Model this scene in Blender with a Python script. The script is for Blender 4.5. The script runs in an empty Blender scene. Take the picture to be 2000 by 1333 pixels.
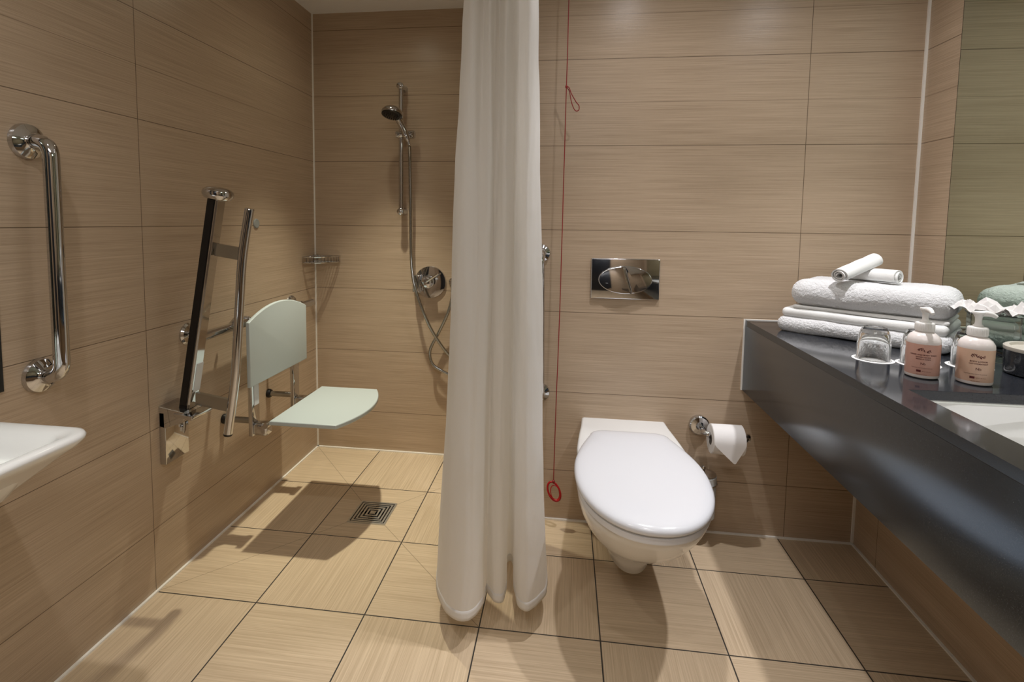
import bpy, bmesh, math, random
from mathutils import Vector, Matrix, noise
random.seed(7)
sc = bpy.context.scene
COL = sc.collection

# ------------------------------------------------------------------ camera
cam_d = bpy.data.cameras.new('camera')
cam = bpy.data.objects.new('camera', cam_d); COL.objects.link(cam)
cam_d.sensor_width = 36.0
cam_d.lens = 1012.3109 / 2000 * 36
cam_d.shift_x = (1000 - 976.82) / 2000
cam_d.shift_y = -(666.5 - 510.80) / 2000
cam_d.clip_start = 0.02
cam.matrix_world = Matrix(((0.99199475, -0.02220246, 0.124312, 0.8823),
                           (0.12563257, 0.07402926, -0.98931093, -1.34847),
                           (0.01276241, 0.99700889, 0.07622599, 1.13103),
                           (0, 0, 0, 1)))
sc.camera = cam

# ------------------------------------------------------------------ key dimensions (metres)
XL, YB, YT, XR, XU, ZC = -0.3236, 1.0331, 0.5647, 1.9215, 2.0469, 2.0921
XJUT = 0.70            # left end of the boxed-out toilet wall
YK = -2.30             # wall behind the camera
TILE, TY = 1 / 3, 0.3424
ROW0, ROWH = 0.1950, 0.30313

# ------------------------------------------------------------------ light
world = bpy.data.worlds.new('world'); sc.world = world
world.use_nodes = True
world.node_tree.nodes['Background'].inputs[0].default_value = (0.8, 0.85, 0.9, 1)
world.node_tree.nodes['Background'].inputs[1].default_value = 0.3

def spot(name, loc, power, color, blend=0.6, size=2.75, rad=0.022, aim=None):
    l = bpy.data.lights.new(name, 'SPOT'); l.energy = power; l.color = color
    l.spot_size = size; l.spot_blend = blend; l.shadow_soft_size = rad
    o = bpy.data.objects.new(name, l); o.location = loc; COL.objects.link(o)
    return o
def downlight(name, loc, beam, spill, color, cone=72):
    """a recessed lamp: a bright narrow beam with a weak wide spill from the same place"""
    spot(name, loc, beam, color, 1.0, math.radians(cone))
    spot(name + '_spill', loc, spill, color, 1.0, math.radians(165))
ZL = ZC - 0.012
downlight('shower_downlight', (0.12, 0.60, ZL), 124, 3.0, (1.0, 0.95, 0.76), 58)
downlight('toilet_downlight', (1.12, 0.12, ZL), 38, 9.5, (1.0, 0.98, 1.0), 70)
downlight('vanity_downlight', (1.71, 0.0, ZL), 56, 14, (1.0, 0.98, 1.0), 80)
downlight('entrance_downlight', (0.15, -0.90, ZL), 40, 12, (1.0, 0.97, 0.95), 60)
downlight('room_downlight', (0.96, -0.92, ZL), 36, 5, (1.0, 0.98, 1.0), 58)
al = bpy.data.lights.new('added_ceiling_fill', 'AREA'); al.energy = 12; al.color = (1, 0.97, 0.95)  # added soft fill lamp behind the camera, not a known fitting
al.shape = 'RECTANGLE'; al.size = 0.9; al.size_y = 0.6
ao = bpy.data.objects.new('added_ceiling_fill', al); ao.location = (0.9, -1.75, ZC - 0.02); COL.objects.link(ao)

sc.view_settings.view_transform = 'Standard'
sc.view_settings.look = 'None'
sc.view_settings.gamma = 1
sc.view_settings.use_curve_mapping = False
sc.view_settings.exposure = -0.14

# ------------------------------------------------------------------ materials
def lin(c):
    return tuple(((v / 255) / 12.92 if v / 255 <= 0.04045 else ((v / 255 + 0.055) / 1.055) ** 2.4) for v in c) + (1,)

class NT:
    def __init__(s, name):
        s.m = bpy.data.materials.new(name); s.m.use_nodes = True
        s.t = s.m.node_tree; s.n = s.t.nodes; s.b = s.n['Principled BSDF']
    def link(s, a, b): s.t.links.new(a, b)
    def put(s, v, sock):
        if hasattr(v, 'is_output'): s.link(v, sock)
        else: sock.default_value = v
    def math(s, op, a, b=None, c=None):
        n = s.n.new('ShaderNodeMath'); n.operation = op
        s.put(a, n.inputs[0])
        if b is not None: s.put(b, n.inputs[1])
        if c is not None: s.put(c, n.inputs[2])
        return n.outputs[0]
    def mix(s, f, a, b, mode='MIX'):
        n = s.n.new('ShaderNodeMix'); n.data_type = 'RGBA'; n.blend_type = mode
        s.put(f, n.inputs[0]); s.put(a, n.inputs[6]); s.put(b, n.inputs[7])
        return n.outputs[2]
    def pos(s):
        g = s.n.new('ShaderNodeNewGeometry'); x = s.n.new('ShaderNodeSeparateXYZ')
        s.link(g.outputs['Position'], x.inputs[0]); return x.outputs
    def comb(s, x, y, z):
        c = s.n.new('ShaderNodeCombineXYZ'); s.put(x, c.inputs[0]); s.put(y, c.inputs[1]); s.put(z, c.inputs[2]); return c.outputs[0]
    def noise(s, vec, scale, detail=3, rough=0.55):
        n = s.n.new('ShaderNodeTexNoise'); s.link(vec, n.inputs['Vector'])
        n.inputs['Scale'].default_value = scale; n.inputs['Detail'].default_value = detail
        n.inputs['Roughness'].default_value = rough; return n.outputs['Fac']
    def bump(s, h, strength, dist=0.002):
        n = s.n.new('ShaderNodeBump'); n.inputs['Strength'].default_value = strength; n.inputs['Distance'].default_value = dist
        s.link(h, n.inputs['Height']); s.link(n.outputs[0], s.b.inputs['Normal']); return n
    def line(s, coord, at, w):       # 1 inside a joint of half width w centred on coord == at
        d = s.math('ABSOLUTE', s.math('SUBTRACT', coord, at))
        return s.math('LESS_THAN', d, w)
    def seam(s, coord, origin, step, w):   # repeated joints
        q = s.math('SUBTRACT', coord, origin - step * 40)
        f = s.math('MODULO', q, step)
        d = s.math('MINIMUM', f, s.math('SUBTRACT', step, f))
        return s.math('LESS_THAN', d, w)

def simple(name, color, rough=0.5, metal=0.0, **kw):
    t = NT(name); b = t.b
    b.inputs['Base Color'].default_value = lin(color)
    b.inputs['Roughness'].default_value = rough; b.inputs['Metallic'].default_value = metal
    for k, v in kw.items():
        b.inputs[k.replace('_', ' ')].default_value = v
    return t.m

WALL_A, WALL_B = lin((206, 184, 159)), lin((166, 145, 121))
def wall_material(name, axis, joints):
    t = NT(name); P = t.pos(); u = P['X'] if axis == 'X' else P['Y']; z = P['Z']
    v1 = t.comb(t.math('MULTIPLY', u, 1.6), 0.0, t.math('MULTIPLY', z, 150))
    n1 = t.noise(v1, 2.2, 4, 0.65)
    v2 = t.comb(t.math('MULTIPLY', u, 0.9), 3.0, t.math('MULTIPLY', z, 22))
    n2 = t.noise(v2, 1.0, 2)
    f = t.math('ADD', t.math('MULTIPLY', n1, 0.85), t.math('MULTIPLY', n2, 0.22))
    mr = t.n.new('ShaderNodeMapRange'); t.link(f, mr.inputs[0])
    mr.inputs[1].default_value = 0.33; mr.inputs[2].default_value = 0.78
    c = t.mix(mr.outputs[0], WALL_B, WALL_A)
    g = t.seam(z, ROW0, ROWH, 0.0010)
    for j in joints: g = t.math('MAXIMUM', g, t.line(u, j, 0.0010))
    faint = t.math('MULTIPLY', t.seam(z, ROW0 + ROWH / 2, ROWH, 0.0010), t.math('GREATER_THAN', z, ROW0 + 4 * ROWH))
    c = t.mix(t.math('MULTIPLY', faint, 0.45), c, lin((92, 75, 56)))
    c = t.mix(t.math('MULTIPLY', g, 0.85), c, lin((84, 68, 51)))
    t.link(c, t.b.inputs['Base Color'])
    t.b.inputs['Roughness'].default_value = 0.30
    t.b.inputs['Specular IOR Level'].default_value = 0.35
    h = t.math('SUBTRACT', n1, t.math('MULTIPLY', g, 1.0))
    t.bump(h, 0.25, 0.0012)
    return t.m
M_wallX = wall_material('tile_wall_across', 'X', [1.6893, 0.489])
M_wallY = wall_material('tile_wall_side', 'Y', [0.0, -1.2])
M_wallR = wall_material('tile_wall_low', 'Y', [0.428, -0.472, -1.372])

def floor_material():
    t = NT('tile_floor'); P = t.pos(); x, y = P['X'], P['Y']
    i = t.math('FLOOR', t.math('DIVIDE', t.math('ADD', x, TILE * 10), TILE))
    j = t.math('FLOOR', t.math('DIVIDE', t.math('ADD', y, TY * 10), TY))
    par = t.math('MODULO', t.math('ADD', i, j), 2)      # 0 -> grain in depth
    off = t.math('MULTIPLY', t.math('ADD', i, t.math('MULTIPLY', j, 1.7)), 3.1)
    a = t.comb(t.math('MULTIPLY', x, 1.6), t.math('MULTIPLY', y, 130), off)
    b = t.comb(t.math('MULTIPLY', x, 130), t.math('MULTIPLY', y, 1.6), off)
    na, nb = t.noise(a, 2.2, 4, 0.65), t.noise(b, 2.2, 4, 0.65)
    n1 = t.math('ADD', t.math('MULTIPLY', na, par), t.math('MULTIPLY', nb, t.math('SUBTRACT', 1.0, par)))
    mr = t.n.new('ShaderNodeMapRange'); t.link(n1, mr.inputs[0])
    mr.inputs[1].default_value = 0.25; mr.inputs[2].default_value = 0.75
    c = t.mix(mr.outputs[0], lin((184, 162, 133)), lin((224, 203, 173)))
    g = t.math('MAXIMUM', t.seam(x, 0, TILE, 0.0019), t.seam(y, 0, TY, 0.0019))
    # diagonal cuts falling to the drain, only in the shower
    def cut(x0, y0, x1, y1):
        L = math.hypot(x1 - x0, y1 - y0); ux, uy = (x1 - x0) / L, (y1 - y0) / L
        px, py = t.math('SUBTRACT', x, x0), t.math('SUBTRACT', y, y0)
        al_ = t.math('ADD', t.math('MULTIPLY', px, ux), t.math('MULTIPLY', py, uy))
        ac = t.math('ABSOLUTE', t.math('SUBTRACT', t.math('MULTIPLY', px, uy), t.math('MULTIPLY', py, ux)))
        m = t.math('MULTIPLY', t.math('LESS_THAN', ac, 0.0011), t.math('GREATER_THAN', al_, 0))
        return t.math('MULTIPLY', m, t.math('LESS_THAN', al_, L))
    d = cut(XL, 0.0, 0.094, 0.43)
    d = t.math('MAXIMUM', d, cut(0.24, 0.43, 0.667, 0.0))
    d = t.math('MAXIMUM', d, cut(0.092, 0.576, XL, YB))
    d = t.math('MAXIMUM', d, cut(0.24, 0.576, 0.667, YB))
    c = t.mix(t.math('MULTIPLY', d, 0.5), c, lin((92, 80, 62)))
    c = t.mix(g, c, lin((62, 58, 54)))
    t.link(c, t.b.inputs['Base Color'])
    t.b.inputs['Roughness'].default_value = 0.42
    t.b.inputs['Specular IOR Level'].default_value = 0.35
    t.bump(t.math('SUBTRACT', n1, t.math('MULTIPLY', g, 1.5)), 0.25, 0.001)
    return t.m
M_floor = floor_material()
M_ceil = simple('ceiling_paint', (238, 236, 234), 0.8)
M_sil = simple('white_silicone', (246, 243, 236), 0.45)
M_chrome = simple('chrome', (205, 206, 208), 0.06, 1.0)
M_steel = simple('brushed_steel', (176, 178, 176), 0.22, 1.0)
M_drain = simple('drain_steel', (206, 208, 206), 0.42, 1.0)
M_black = simple('black_rubber', (12, 12, 14), 0.4)
M_dark = simple('dark_gloss', (14, 16, 20), 0.12)
M_ceramic = simple('white_ceramic', (236, 236, 234), 0.12)
M_lid = simple('white_seat_plastic', (226, 228, 233), 0.16)
M_panel = simple('pale_green_white_plastic', (188, 198, 198), 0.38)
M_label = simple('white_sticker', (214, 218, 222), 0.5)
M_red = simple('red_cord', (142, 22, 26), 0.5)
M_redring = simple('red_plastic', (168, 12, 18), 0.35)
M_grey = simple('grey_pad', (150, 153, 150), 0.6)
M_door = simple('dark_door', (34, 38, 46), 0.35)
M_paper = simple('tissue_paper', (238, 236, 234), 0.9)
M_tissue = simple('tissue_sheet', (214, 211, 209), 0.95)
M_core = simple('cardboard_core', (120, 112, 104), 0.9)
M_pump = simple('white_pump_plastic', (233, 231, 228), 0.3)
M_print = simple('brown_print', (88, 34, 30), 0.6)
M_badge = simple('dark_red_badge', (92, 26, 28), 0.6)
M_rim = simple('pale_rim', (196, 190, 178), 0.35)

def lotion(name, col):
    t = NT(name); P = t.pos()
    # label wrap: tinted band, clear white above and below
    z = P['Z']
    m = t.math('MULTIPLY', t.math('GREATER_THAN', z, 0.7985 + 0.005), t.math('LESS_THAN', z, 0.7985 + 0.074))
    c = t.mix(m, lin((226, 218, 214)), lin(col))
    t.link(c, t.b.inputs['Base Color']); t.b.inputs['Roughness'].default_value = 0.22
    t.b.inputs['Subsurface Weight'].default_value = 0.15
    t.b.inputs['Subsurface Radius'].default_value = (0.01, 0.008, 0.006)
    return t.m
M_bottleA = lotion('rose_lotion_bottle', (212, 166, 150))
M_bottleB = lotion('peach_lotion_bottle', (220, 184, 160))

def glass_mat(name, col, rough=0.0):
    t = NT(name); b = t.b
    b.inputs['Base Color'].default_value = col; b.inputs['Roughness'].default_value = rough
    b.inputs['Transmission Weight'].default_value = 1.0; b.inputs['IOR'].default_value = 1.48
    return t.m
M_glass = glass_mat('clear_glass', (0.97, 0.98, 0.98, 1))
M_acryl = glass_mat('clear_acrylic', (0.96, 0.97, 0.97, 1))
M_frost = simple('frosted_glass', (222, 224, 222), 0.5, 0, Transmission_Weight=0.35)

def mirror_mat(name, col):
    t = NT(name); t.b.inputs['Base Color'].default_value = col
    t.b.inputs['Metallic'].default_value = 1; t.b.inputs['Roughness'].default_value = 0.0
    return t.m
M_mirror = mirror_mat('mirror_silver', (0.62, 0.70, 0.62, 1))

def granite(k=1.0):
    t = NT('black_granite'); g = t.n.new('ShaderNodeNewGeometry')
    n = t.noise(g.outputs['Position'], 900, 2, 0.6)
    mr = t.n.new('ShaderNodeMapRange'); t.link(n, mr.inputs[0])
    mr.inputs[1].default_value = 0.62; mr.inputs[2].default_value = 0.78
    n2 = t.noise(g.outputs['Position'], 260, 2, 0.6)
    c0 = t.mix(n2, lin((26, 28, 33)), lin((44, 47, 53)))
    c = t.mix(mr.outputs[0], c0, lin((112, 114, 120)))
    t.link(c, t.b.inputs['Base Color'])
    t.b.inputs['Specular IOR Level'].default_value = 0.6
    return t
_g = granite(); _g.b.inputs['Roughness'].default_value = 0.10; M_granite = _g.m
_g = granite(); _g.m.name = 'honed_granite'; _g.b.inputs['Roughness'].default_value = 0.20; _g.b.inputs['IOR'].default_value = 1.82; _g.b.inputs['Specular Tint'].default_value = (0.56, 0.77, 1.0, 1); M_honed = _g.m

def fabric_curtain():
    t = NT('curtain_fabric'); g = t.n.new('ShaderNodeNewGeometry')
    t.b.inputs['Base Color'].default_value = lin((248, 247, 245)); t.b.inputs['Roughness'].default_value = 0.75
    t.b.inputs['Sheen Weight'].default_value = 0.2
    P = t.pos()
    v = t.comb(t.math('MULTIPLY', P['X'], 1.0), P['Y'], t.math('MULTIPLY', P['Z'], 0.8))
    n = t.noise(v, 9, 4, 0.6)
    wv = t.noise(g.outputs['Position'], 900, 1)
    t.bump(t.math('ADD', n, t.math('MULTIPLY', wv, 0.02)), 0.28, 0.02)
    tr = t.n.new('ShaderNodeBsdfTranslucent'); tr.inputs[0].default_value = lin((246, 243, 238))
    mx = t.n.new('ShaderNodeMixShader'); mx.inputs[0].default_value = 0.52
    out = t.n['Material Output']
    t.link(t.b.outputs[0], mx.inputs[1]); t.link(tr.outputs[0], mx.inputs[2]); t.link(mx.outputs[0], out.inputs[0])
    return t.m
M_curtain = fabric_curtain()

def terry():
    t = NT('white_terry'); g = t.n.new('ShaderNodeNewGeometry')
    n = t.noise(g.outputs['Position'], 420, 3, 0.7); n2 = t.noise(g.outputs['Position'], 130, 3, 0.6)
    f = t.math('ADD', t.math('MULTIPLY', n, 0.6), t.math('MULTIPLY', n2, 0.6))
    c = t.mix(n, lin((222, 223, 226)), lin((248, 248, 248)))
    t.link(c, t.b.inputs['Base Color']); t.b.inputs['Roughness'].default_value = 0.95
    t.b.inputs['Sheen Weight'].default_value = 0.4
    t.bump(f, 0.9, 0.006)
    return t.m
M_terry = terry()
def flatweave():
    t = NT('white_towel_weave'); g = t.n.new('ShaderNodeNewGeometry')
    n = t.noise(g.outputs['Position'], 600, 2)
    t.b.inputs['Base Color'].default_value = lin((228, 228, 226)); t.b.inputs['Roughness'].default_value = 0.95
    t.bump(n, 0.35, 0.002); return t.m
M_weave = flatweave()

# ------------------------------------------------------------------ mesh helpers
def new_bm(): return bmesh.new()
def thing(name, label, cat, loc, group=None):
    o = bpy.data.objects.new(name, None); o.location = loc; o.empty_display_size = 0.05
    COL.objects.link(o); o['label'] = label; o['category'] = cat
    if group: o['group'] = group
    return o
def wloc(o):
    v = Vector((0, 0, 0))
    while o is not None: v += o.location; o = o.parent
    return v
def obj(name, bm, mat, parent=None, loc=None, smooth=True, auto=35):
    """link a bmesh given in world coordinates as one object whose origin is loc (or its parent's)"""
    me = bpy.data.meshes.new(name)
    base = Vector(loc) if loc is not None else (wloc(parent) if parent else Vector((0, 0, 0)))
    bmesh.ops.translate(bm, verts=bm.verts, vec=-base)
    if smooth:
        for f in bm.faces: f.smooth = True
        lim = math.radians(auto)
        for e in bm.edges:
            if len(e.link_faces) == 2 and e.calc_face_angle(0) > lim: e.smooth = False
    bm.to_mesh(me); bm.free()
    for m in (mat if isinstance(mat, (list, tuple)) else [mat]): me.materials.append(m)
    o = bpy.data.objects.new(name, me); COL.objects.link(o)
    if parent is not None:
        o.parent = parent; o.location = base - wloc(parent)
    else: o.location = base
    return o
def tag(o, label, cat, group=None):
    o['label'] = label; o['category'] = cat
    if group: o['group'] = group
    return o
def struct(o): o['kind'] = 'structure'; return o

def add_box(bm, a, b, bevel=0, seg=2):
    x0, y0, z0 = a; x1, y1, z1 = b
    vs = [bm.verts.new(p) for p in ((x0, y0, z0), (x1, y0, z0), (x1, y1, z0), (x0, y1, z0), (x0, y0, z1), (x1, y0, z1), (x1, y1, z1), (x0, y1, z1))]
    fs = [bm.faces.new([vs[i] for i in q]) for q in ((0, 3, 2, 1), (4, 5, 6, 7), (0, 1, 5, 4), (1, 2, 6, 5), (2, 3, 7, 6), (3, 0, 4, 7))]
    if bevel:
        es = {e for f in fs for e in f.edges}
        bmesh.ops.bevel(bm, geom=list(es), offset=bevel, segments=seg, affect='EDGES', profile=0.5)
    return vs
def box(a, b, bevel=0, seg=2):
    bm = new_bm(); add_box(bm, a, b, bevel, seg); return bm
def xform(bm, M, verts=None):
    bmesh.ops.transform(bm, matrix=M, verts=verts if verts is not None else bm.verts)
def frame(path):
    n = len(path); T = []
    for i in range(n):
        a = path[max(i - 1, 0)]; b = path[min(i + 1, n - 1)]; T.append((b - a).normalized())
    up = Vector((0, 0, 1)) if abs(T[0].z) < 0.9 else Vector((0, 1, 0))
    N = [(up - T[0] * up.dot(T[0])).normalized()]
    for i in range(1, n):
        v = N[-1] - T[i] * N[-1].dot(T[i]); N.append(v.normalized())
    return T, N
def add_tube(bm, path, r, seg=20, cap=True, closed=False, round_end=0):
    path = [Vector(p) for p in path]; T, N = frame(path); rings = []
    if closed:
        m = len(path)
        T = [(path[(i + 1) % m] - path[i - 1]).normalized() for i in range(m)]
        N = [(N[0] - T[0] * N[0].dot(T[0])).normalized()]
        for i in range(1, m):
            v = N[-1] - T[i] * N[-1].dot(T[i]); N.append(v.normalized())
    for i, p in enumerate(path):
        B = T[i].cross(N[i]); rr = r[i] if isinstance(r, (list, tuple)) else r
        rings.append([bm.verts.new(p + (N[i] * math.cos(2 * math.pi * k / seg) + B * math.sin(2 * math.pi * k / seg)) * rr) for k in range(seg)])
    m = len(rings)
    for i in range(m if closed else m - 1):
        a, b = rings[i], rings[(i + 1) % m]
        for k in range(seg): bm.faces.new((a[k], a[(k + 1) % seg], b[(k + 1) % seg], b[k]))
    if cap and not closed:
        bm.faces.new(rings[0][::-1]); bm.faces.new(rings[-1])
    bmesh.ops.recalc_face_normals(bm, faces=bm.faces)
def catmull(pts, n=8, closed=False):
    P = [Vector(p) for p in pts]; out = []; m = len(P)
    rng = range(m) if closed else range(m - 1)
    for i in rng:
        if closed: p0, p1, p2, p3 = P[i - 1], P[i], P[(i + 1) % m], P[(i + 2) % m]
        else: p0, p1, p2, p3 = P[max(i - 1, 0)], P[i], P[i + 1], P[min(i + 2, m - 1)]
        for k in range(n):
            t = k / n
            out.append(0.5 * ((2 * p1) + (p2 - p0) * t + (2 * p0 - 5 * p1 + 4 * p2 - p3) * t * t + (3 * p1 - p0 - 3 * p2 + p3) * t ** 3))
    if not closed: out.append(P[-1])
    return out
def fillet(pts, r, n=8):
    P = [Vector(p) for p in pts]; out = [P[0]]
    for i in range(1, len(P) - 1):
        a = (P[i - 1] - P[i]).normalized(); b = (P[i + 1] - P[i]).normalized()
        s, e = P[i] + a * r, P[i] + b * r
        for k in range(n + 1):
            t = k / n; out.append(s * (1 - t) ** 2 + P[i] * 2 * t * (1 - t) + e * t * t)
    out.append(P[-1]); return out
def tube(path, r, **k):
    bm = new_bm(); add_tube(bm, path, r, **k); return bm
def add_lathe(bm, prof, origin=(0, 0, 0), axis=(0, 0, 1), seg=40, cap0=True, cap1=True):
    """prof: (radius, height) pairs turned about axis through origin"""
    ax = Vector(axis).normalized(); O = Vector(origin)
    h = Vector((0, 0, 1)) if abs(ax.z) < 0.9 else Vector((1, 0, 0))
    U = (h - ax * h.dot(ax)).normalized(); V = ax.cross(U); rings = []
    for r, z in prof:
        rings.append([bm.verts.new(O + ax * z + (U * math.cos(2 * math.pi * k / seg) + V * math.sin(2 * math.pi * k / seg)) * max(r, 1e-5)) for k in range(seg)])
    for a, b in zip(rings, rings[1:]):
        for k in range(seg): bm.faces.new((a[k], a[(k + 1) % seg], b[(k + 1) % seg], b[k]))
    if cap0: bm.faces.new(rings[0][::-1])
    if cap1: bm.faces.new(rings[-1])
    bmesh.ops.recalc_face_normals(bm, faces=bm.faces)
def lathe(prof, *a, **k):
    bm = new_bm(); add_lathe(bm, prof, *a, **k); return bm
def prism(outline, z0, z1, bevel=0, seg=3, plane='XY', bm=None):
    """extrude a closed 2-D outline; plane XY -> along z, YZ -> along x, XZ -> along y"""
    bm = bm or new_bm()
    def P(u, v, w): return {'XY': (u, v, w), 'YZ': (w, u, v), 'XZ': (u, w, v)}[plane]
    a = [bm.verts.new(P(u, v, z0)) for u, v in outline]; b = [bm.verts.new(P(u, v, z1)) for u, v in outline]
    n = len(a); fs = [bm.faces.new(a[::-1]), bm.faces.new(b)]
    for i in range(n): bm.faces.new((a[i], a[(i + 1) % n], b[(i + 1) % n], b[i]))
    bmesh.ops.recalc_face_normals(bm, faces=bm.faces)
    if bevel:
        es = [e for f in fs for e in f.edges]
        bmesh.ops.bevel(bm, geom=es, offset=bevel, segments=seg, affect='EDGES', profile=0.5)
    return bm
def loft(rings, cap0=True, cap1=True, bm=None, closed=True):
    bm = bm or new_bm()
    R = [[bm.verts.new(p) for p in r] for r in rings]
    for a, b in zip(R, R[1:]):
        n = len(a)
        for k in range(n if closed else n - 1): bm.faces.new((a[k], a[(k + 1) % n], b[(k + 1) % n], b[k]))
    if cap0: bm.faces.new(R[0][::-1])
    if cap1: bm.faces.new(R[-1])
    bmesh.ops.recalc_face_normals(bm, faces=bm.faces)
    return bm
def rounded_box(size, r, n, jit=0, jscale=30, seed=0, bm=None, power=2.0):
    """box with fully rounded edges from an n=(nx,ny,nz) grid; optional noise pushes the surface in and out"""
    bm = bm or new_bm(); sx, sy, sz = [s / 2 for s in size]; S = (sx, sy, sz)
    verts = {}
    def V(i, j, k):
        key = (i, j, k)
        if key in verts: return verts[key]
        p = Vector((-sx + 2 * sx * i / n[0], -sy + 2 * sy * j / n[1], -sz + 2 * sz * k / n[2]))
        q = Vector([max(-s + r, min(s - r, c)) for c, s in zip(p, S)]); d = p - q
        if d.length > 1e-9: p = q + d.normalized() * r
        if jit:
            nn = d.normalized() if d.length > 1e-9 else Vector((0, 0, 1))
            s = Vector((seed * 7.3, seed * 1.7, 0))
            p = p + nn * jit * (noise.noise((p + s) * jscale) + 0.5 * noise.noise((p + s) * jscale * 3.1))
        verts[key] = bm.verts.new(p); return verts[key]
    nx, ny, nz = n
    for i in range(nx):
        for j in range(ny):
            bm.faces.new((V(i, j, 0), V(i, j + 1, 0), V(i + 1, j + 1, 0), V(i + 1, j, 0)))
            bm.faces.new((V(i, j, nz), V(i + 1, j, nz), V(i + 1, j + 1, nz), V(i, j + 1, nz)))
    for i in range(nx):
        for k in range(nz):
            bm.faces.new((V(i, 0, k), V(i + 1, 0, k), V(i + 1, 0, k + 1), V(i, 0, k + 1)))
            bm.faces.new((V(i, ny, k), V(i, ny, k + 1), V(i + 1, ny, k + 1), V(i + 1, ny, k)))
    for j in range(ny):
        for k in range(nz):
            bm.faces.new((V(0, j, k), V(0, j, k + 1), V(0, j + 1, k + 1), V(0, j + 1, k)))
            bm.faces.new((V(nx, j, k), V(nx, j + 1, k), V(nx, j + 1, k + 1), V(nx, j, k + 1)))
    bmesh.ops.recalc_face_normals(bm, faces=bm.faces)
    return bm
def text_bm(body, size, extrude=0.0, align='CENTER', bold=0.0):
    cu = bpy.data.curves.new('text', 'FONT'); cu.body = body; cu.size = size; cu.extrude = extrude
    cu.align_x = align; cu.align_y = 'CENTER'; cu.offset = bold; cu.resolution_u = 2
    to = bpy.data.objects.new('text', cu); COL.objects.link(to)
    bpy.context.view_layer.update()
    me = bpy.data.meshes.new_from_object(to.evaluated_get(bpy.context.evaluated_depsgraph_get()))
    bm = new_bm(); bm.from_mesh(me)
    bpy.data.objects.remove(to); bpy.data.curves.remove(cu); bpy.data.meshes.remove(me)
    return bm

# ------------------------------------------------------------------ room shell
def slab(name, a, b, mat): return struct(obj(name, box(a, b), mat, smooth=False))
slab('floor', (XL - 0.3, YK - 0.1, -0.06), (XU + 0.3, YB + 0.1, 0.0), M_floor)
slab('ceiling', (XL - 0.3, YK - 0.1, ZC), (XU + 0.3, YB + 0.1, ZC + 0.06), M_ceil)
slab('wall_left', (XL - 0.08, YK, 0.0), (XL, YB, ZC), M_wallY)
slab('wall_back', (XL, YB, 0.0), (XJUT, YB + 0.08, ZC), M_wallX)
slab('wall_toilet', (XJUT, YT, 0.0), (XU, YB + 0.08, ZC), M_wallX)
slab('wall_right', (XU, YK, 0.0), (XU + 0.08, YT, ZC), M_wallY)
slab('wall_right_low', (XR, YK, 0.0), (XU, YT, 0.535), M_wallR)
slab('wall_rear', (XL, YK - 0.08, 0.0), (XU, YK, ZC), M_wallX)
# entrance door behind the camera
def door():
    t = obj('door_1', box((0.05, YK, 0.0), (0.88, YK + 0.035, 1.98), 0.003), M_door, loc=(0.46, YK, 0)); struct(t)
    bm = tube(fillet([(0.80, YK + 0.035, 0.98), (0.80, YK + 0.085, 0.98), (0.69, YK + 0.085, 0.98)], 0.012), 0.009)
    obj('door_handle', bm, M_chrome, t)
    bm = new_bm()
    add_box(bm, (0.0, YK, 0), (0.05, YK + 0.05, 2.03), 0.003); add_box(bm, (0.88, YK, 0), (0.93, YK + 0.05, 2.03), 0.003)
    add_box(bm, (0.0, YK, 1.98), (0.93, YK + 0.05, 2.03), 0.003)
    obj('door_frame', bm, M_door, t)
door()
# silicone joints
def strip(n, a, b): struct(obj('trim_%d' % n, box(a, b), M_sil, smooth=False))
g = 0.0075
strip(1, (XL, YK, 0), (XL + g, YB, g * 0.7))
strip(2, (XL, YB - g, 0), (XJUT, YB, g * 0.7))
strip(3, (XJUT, YT - g, 0), (XR, YT, g * 0.7))
strip(4, (XR - g, YK, 0), (XR, YT - g, g * 0.7))
strip(5, (XL, YB - g * 0.7, g), (XL + g * 0.7, YB, ZC))
strip(6, (XU - g, YT - g * 0.8, 0.80), (XU, YT, ZC))
strip(7, (XR - g, YT - g * 0.8, g), (XR, YT, 0.54))

# ------------------------------------------------------------------ shower seat (hung on a rail on the left wall)
def shield(y0, y1, w0, w1, bulge, n=24):
    """outline in (along, out): straight back edge w0, straight sides, arched edge at w1"""
    pts = [(y0, w0), (y1, w0)]
    yc, h = (y0 + y1) / 2, (y1 - y0) / 2
    for k in range(n + 1):
        a = 1 - 2 * k / n
        pts.append((yc + h * a, w1 + bulge * (1 - a * a)))
    return pts
SY0, SY1, SZ = 0.278, 0.682, 0.43
seat_t = thing('shower_chair', 'chrome-framed wall-hung shower seat with pale greenish-white seat and backrest panels', 'shower seat', (XL, 0.48, 0.35))
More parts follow.
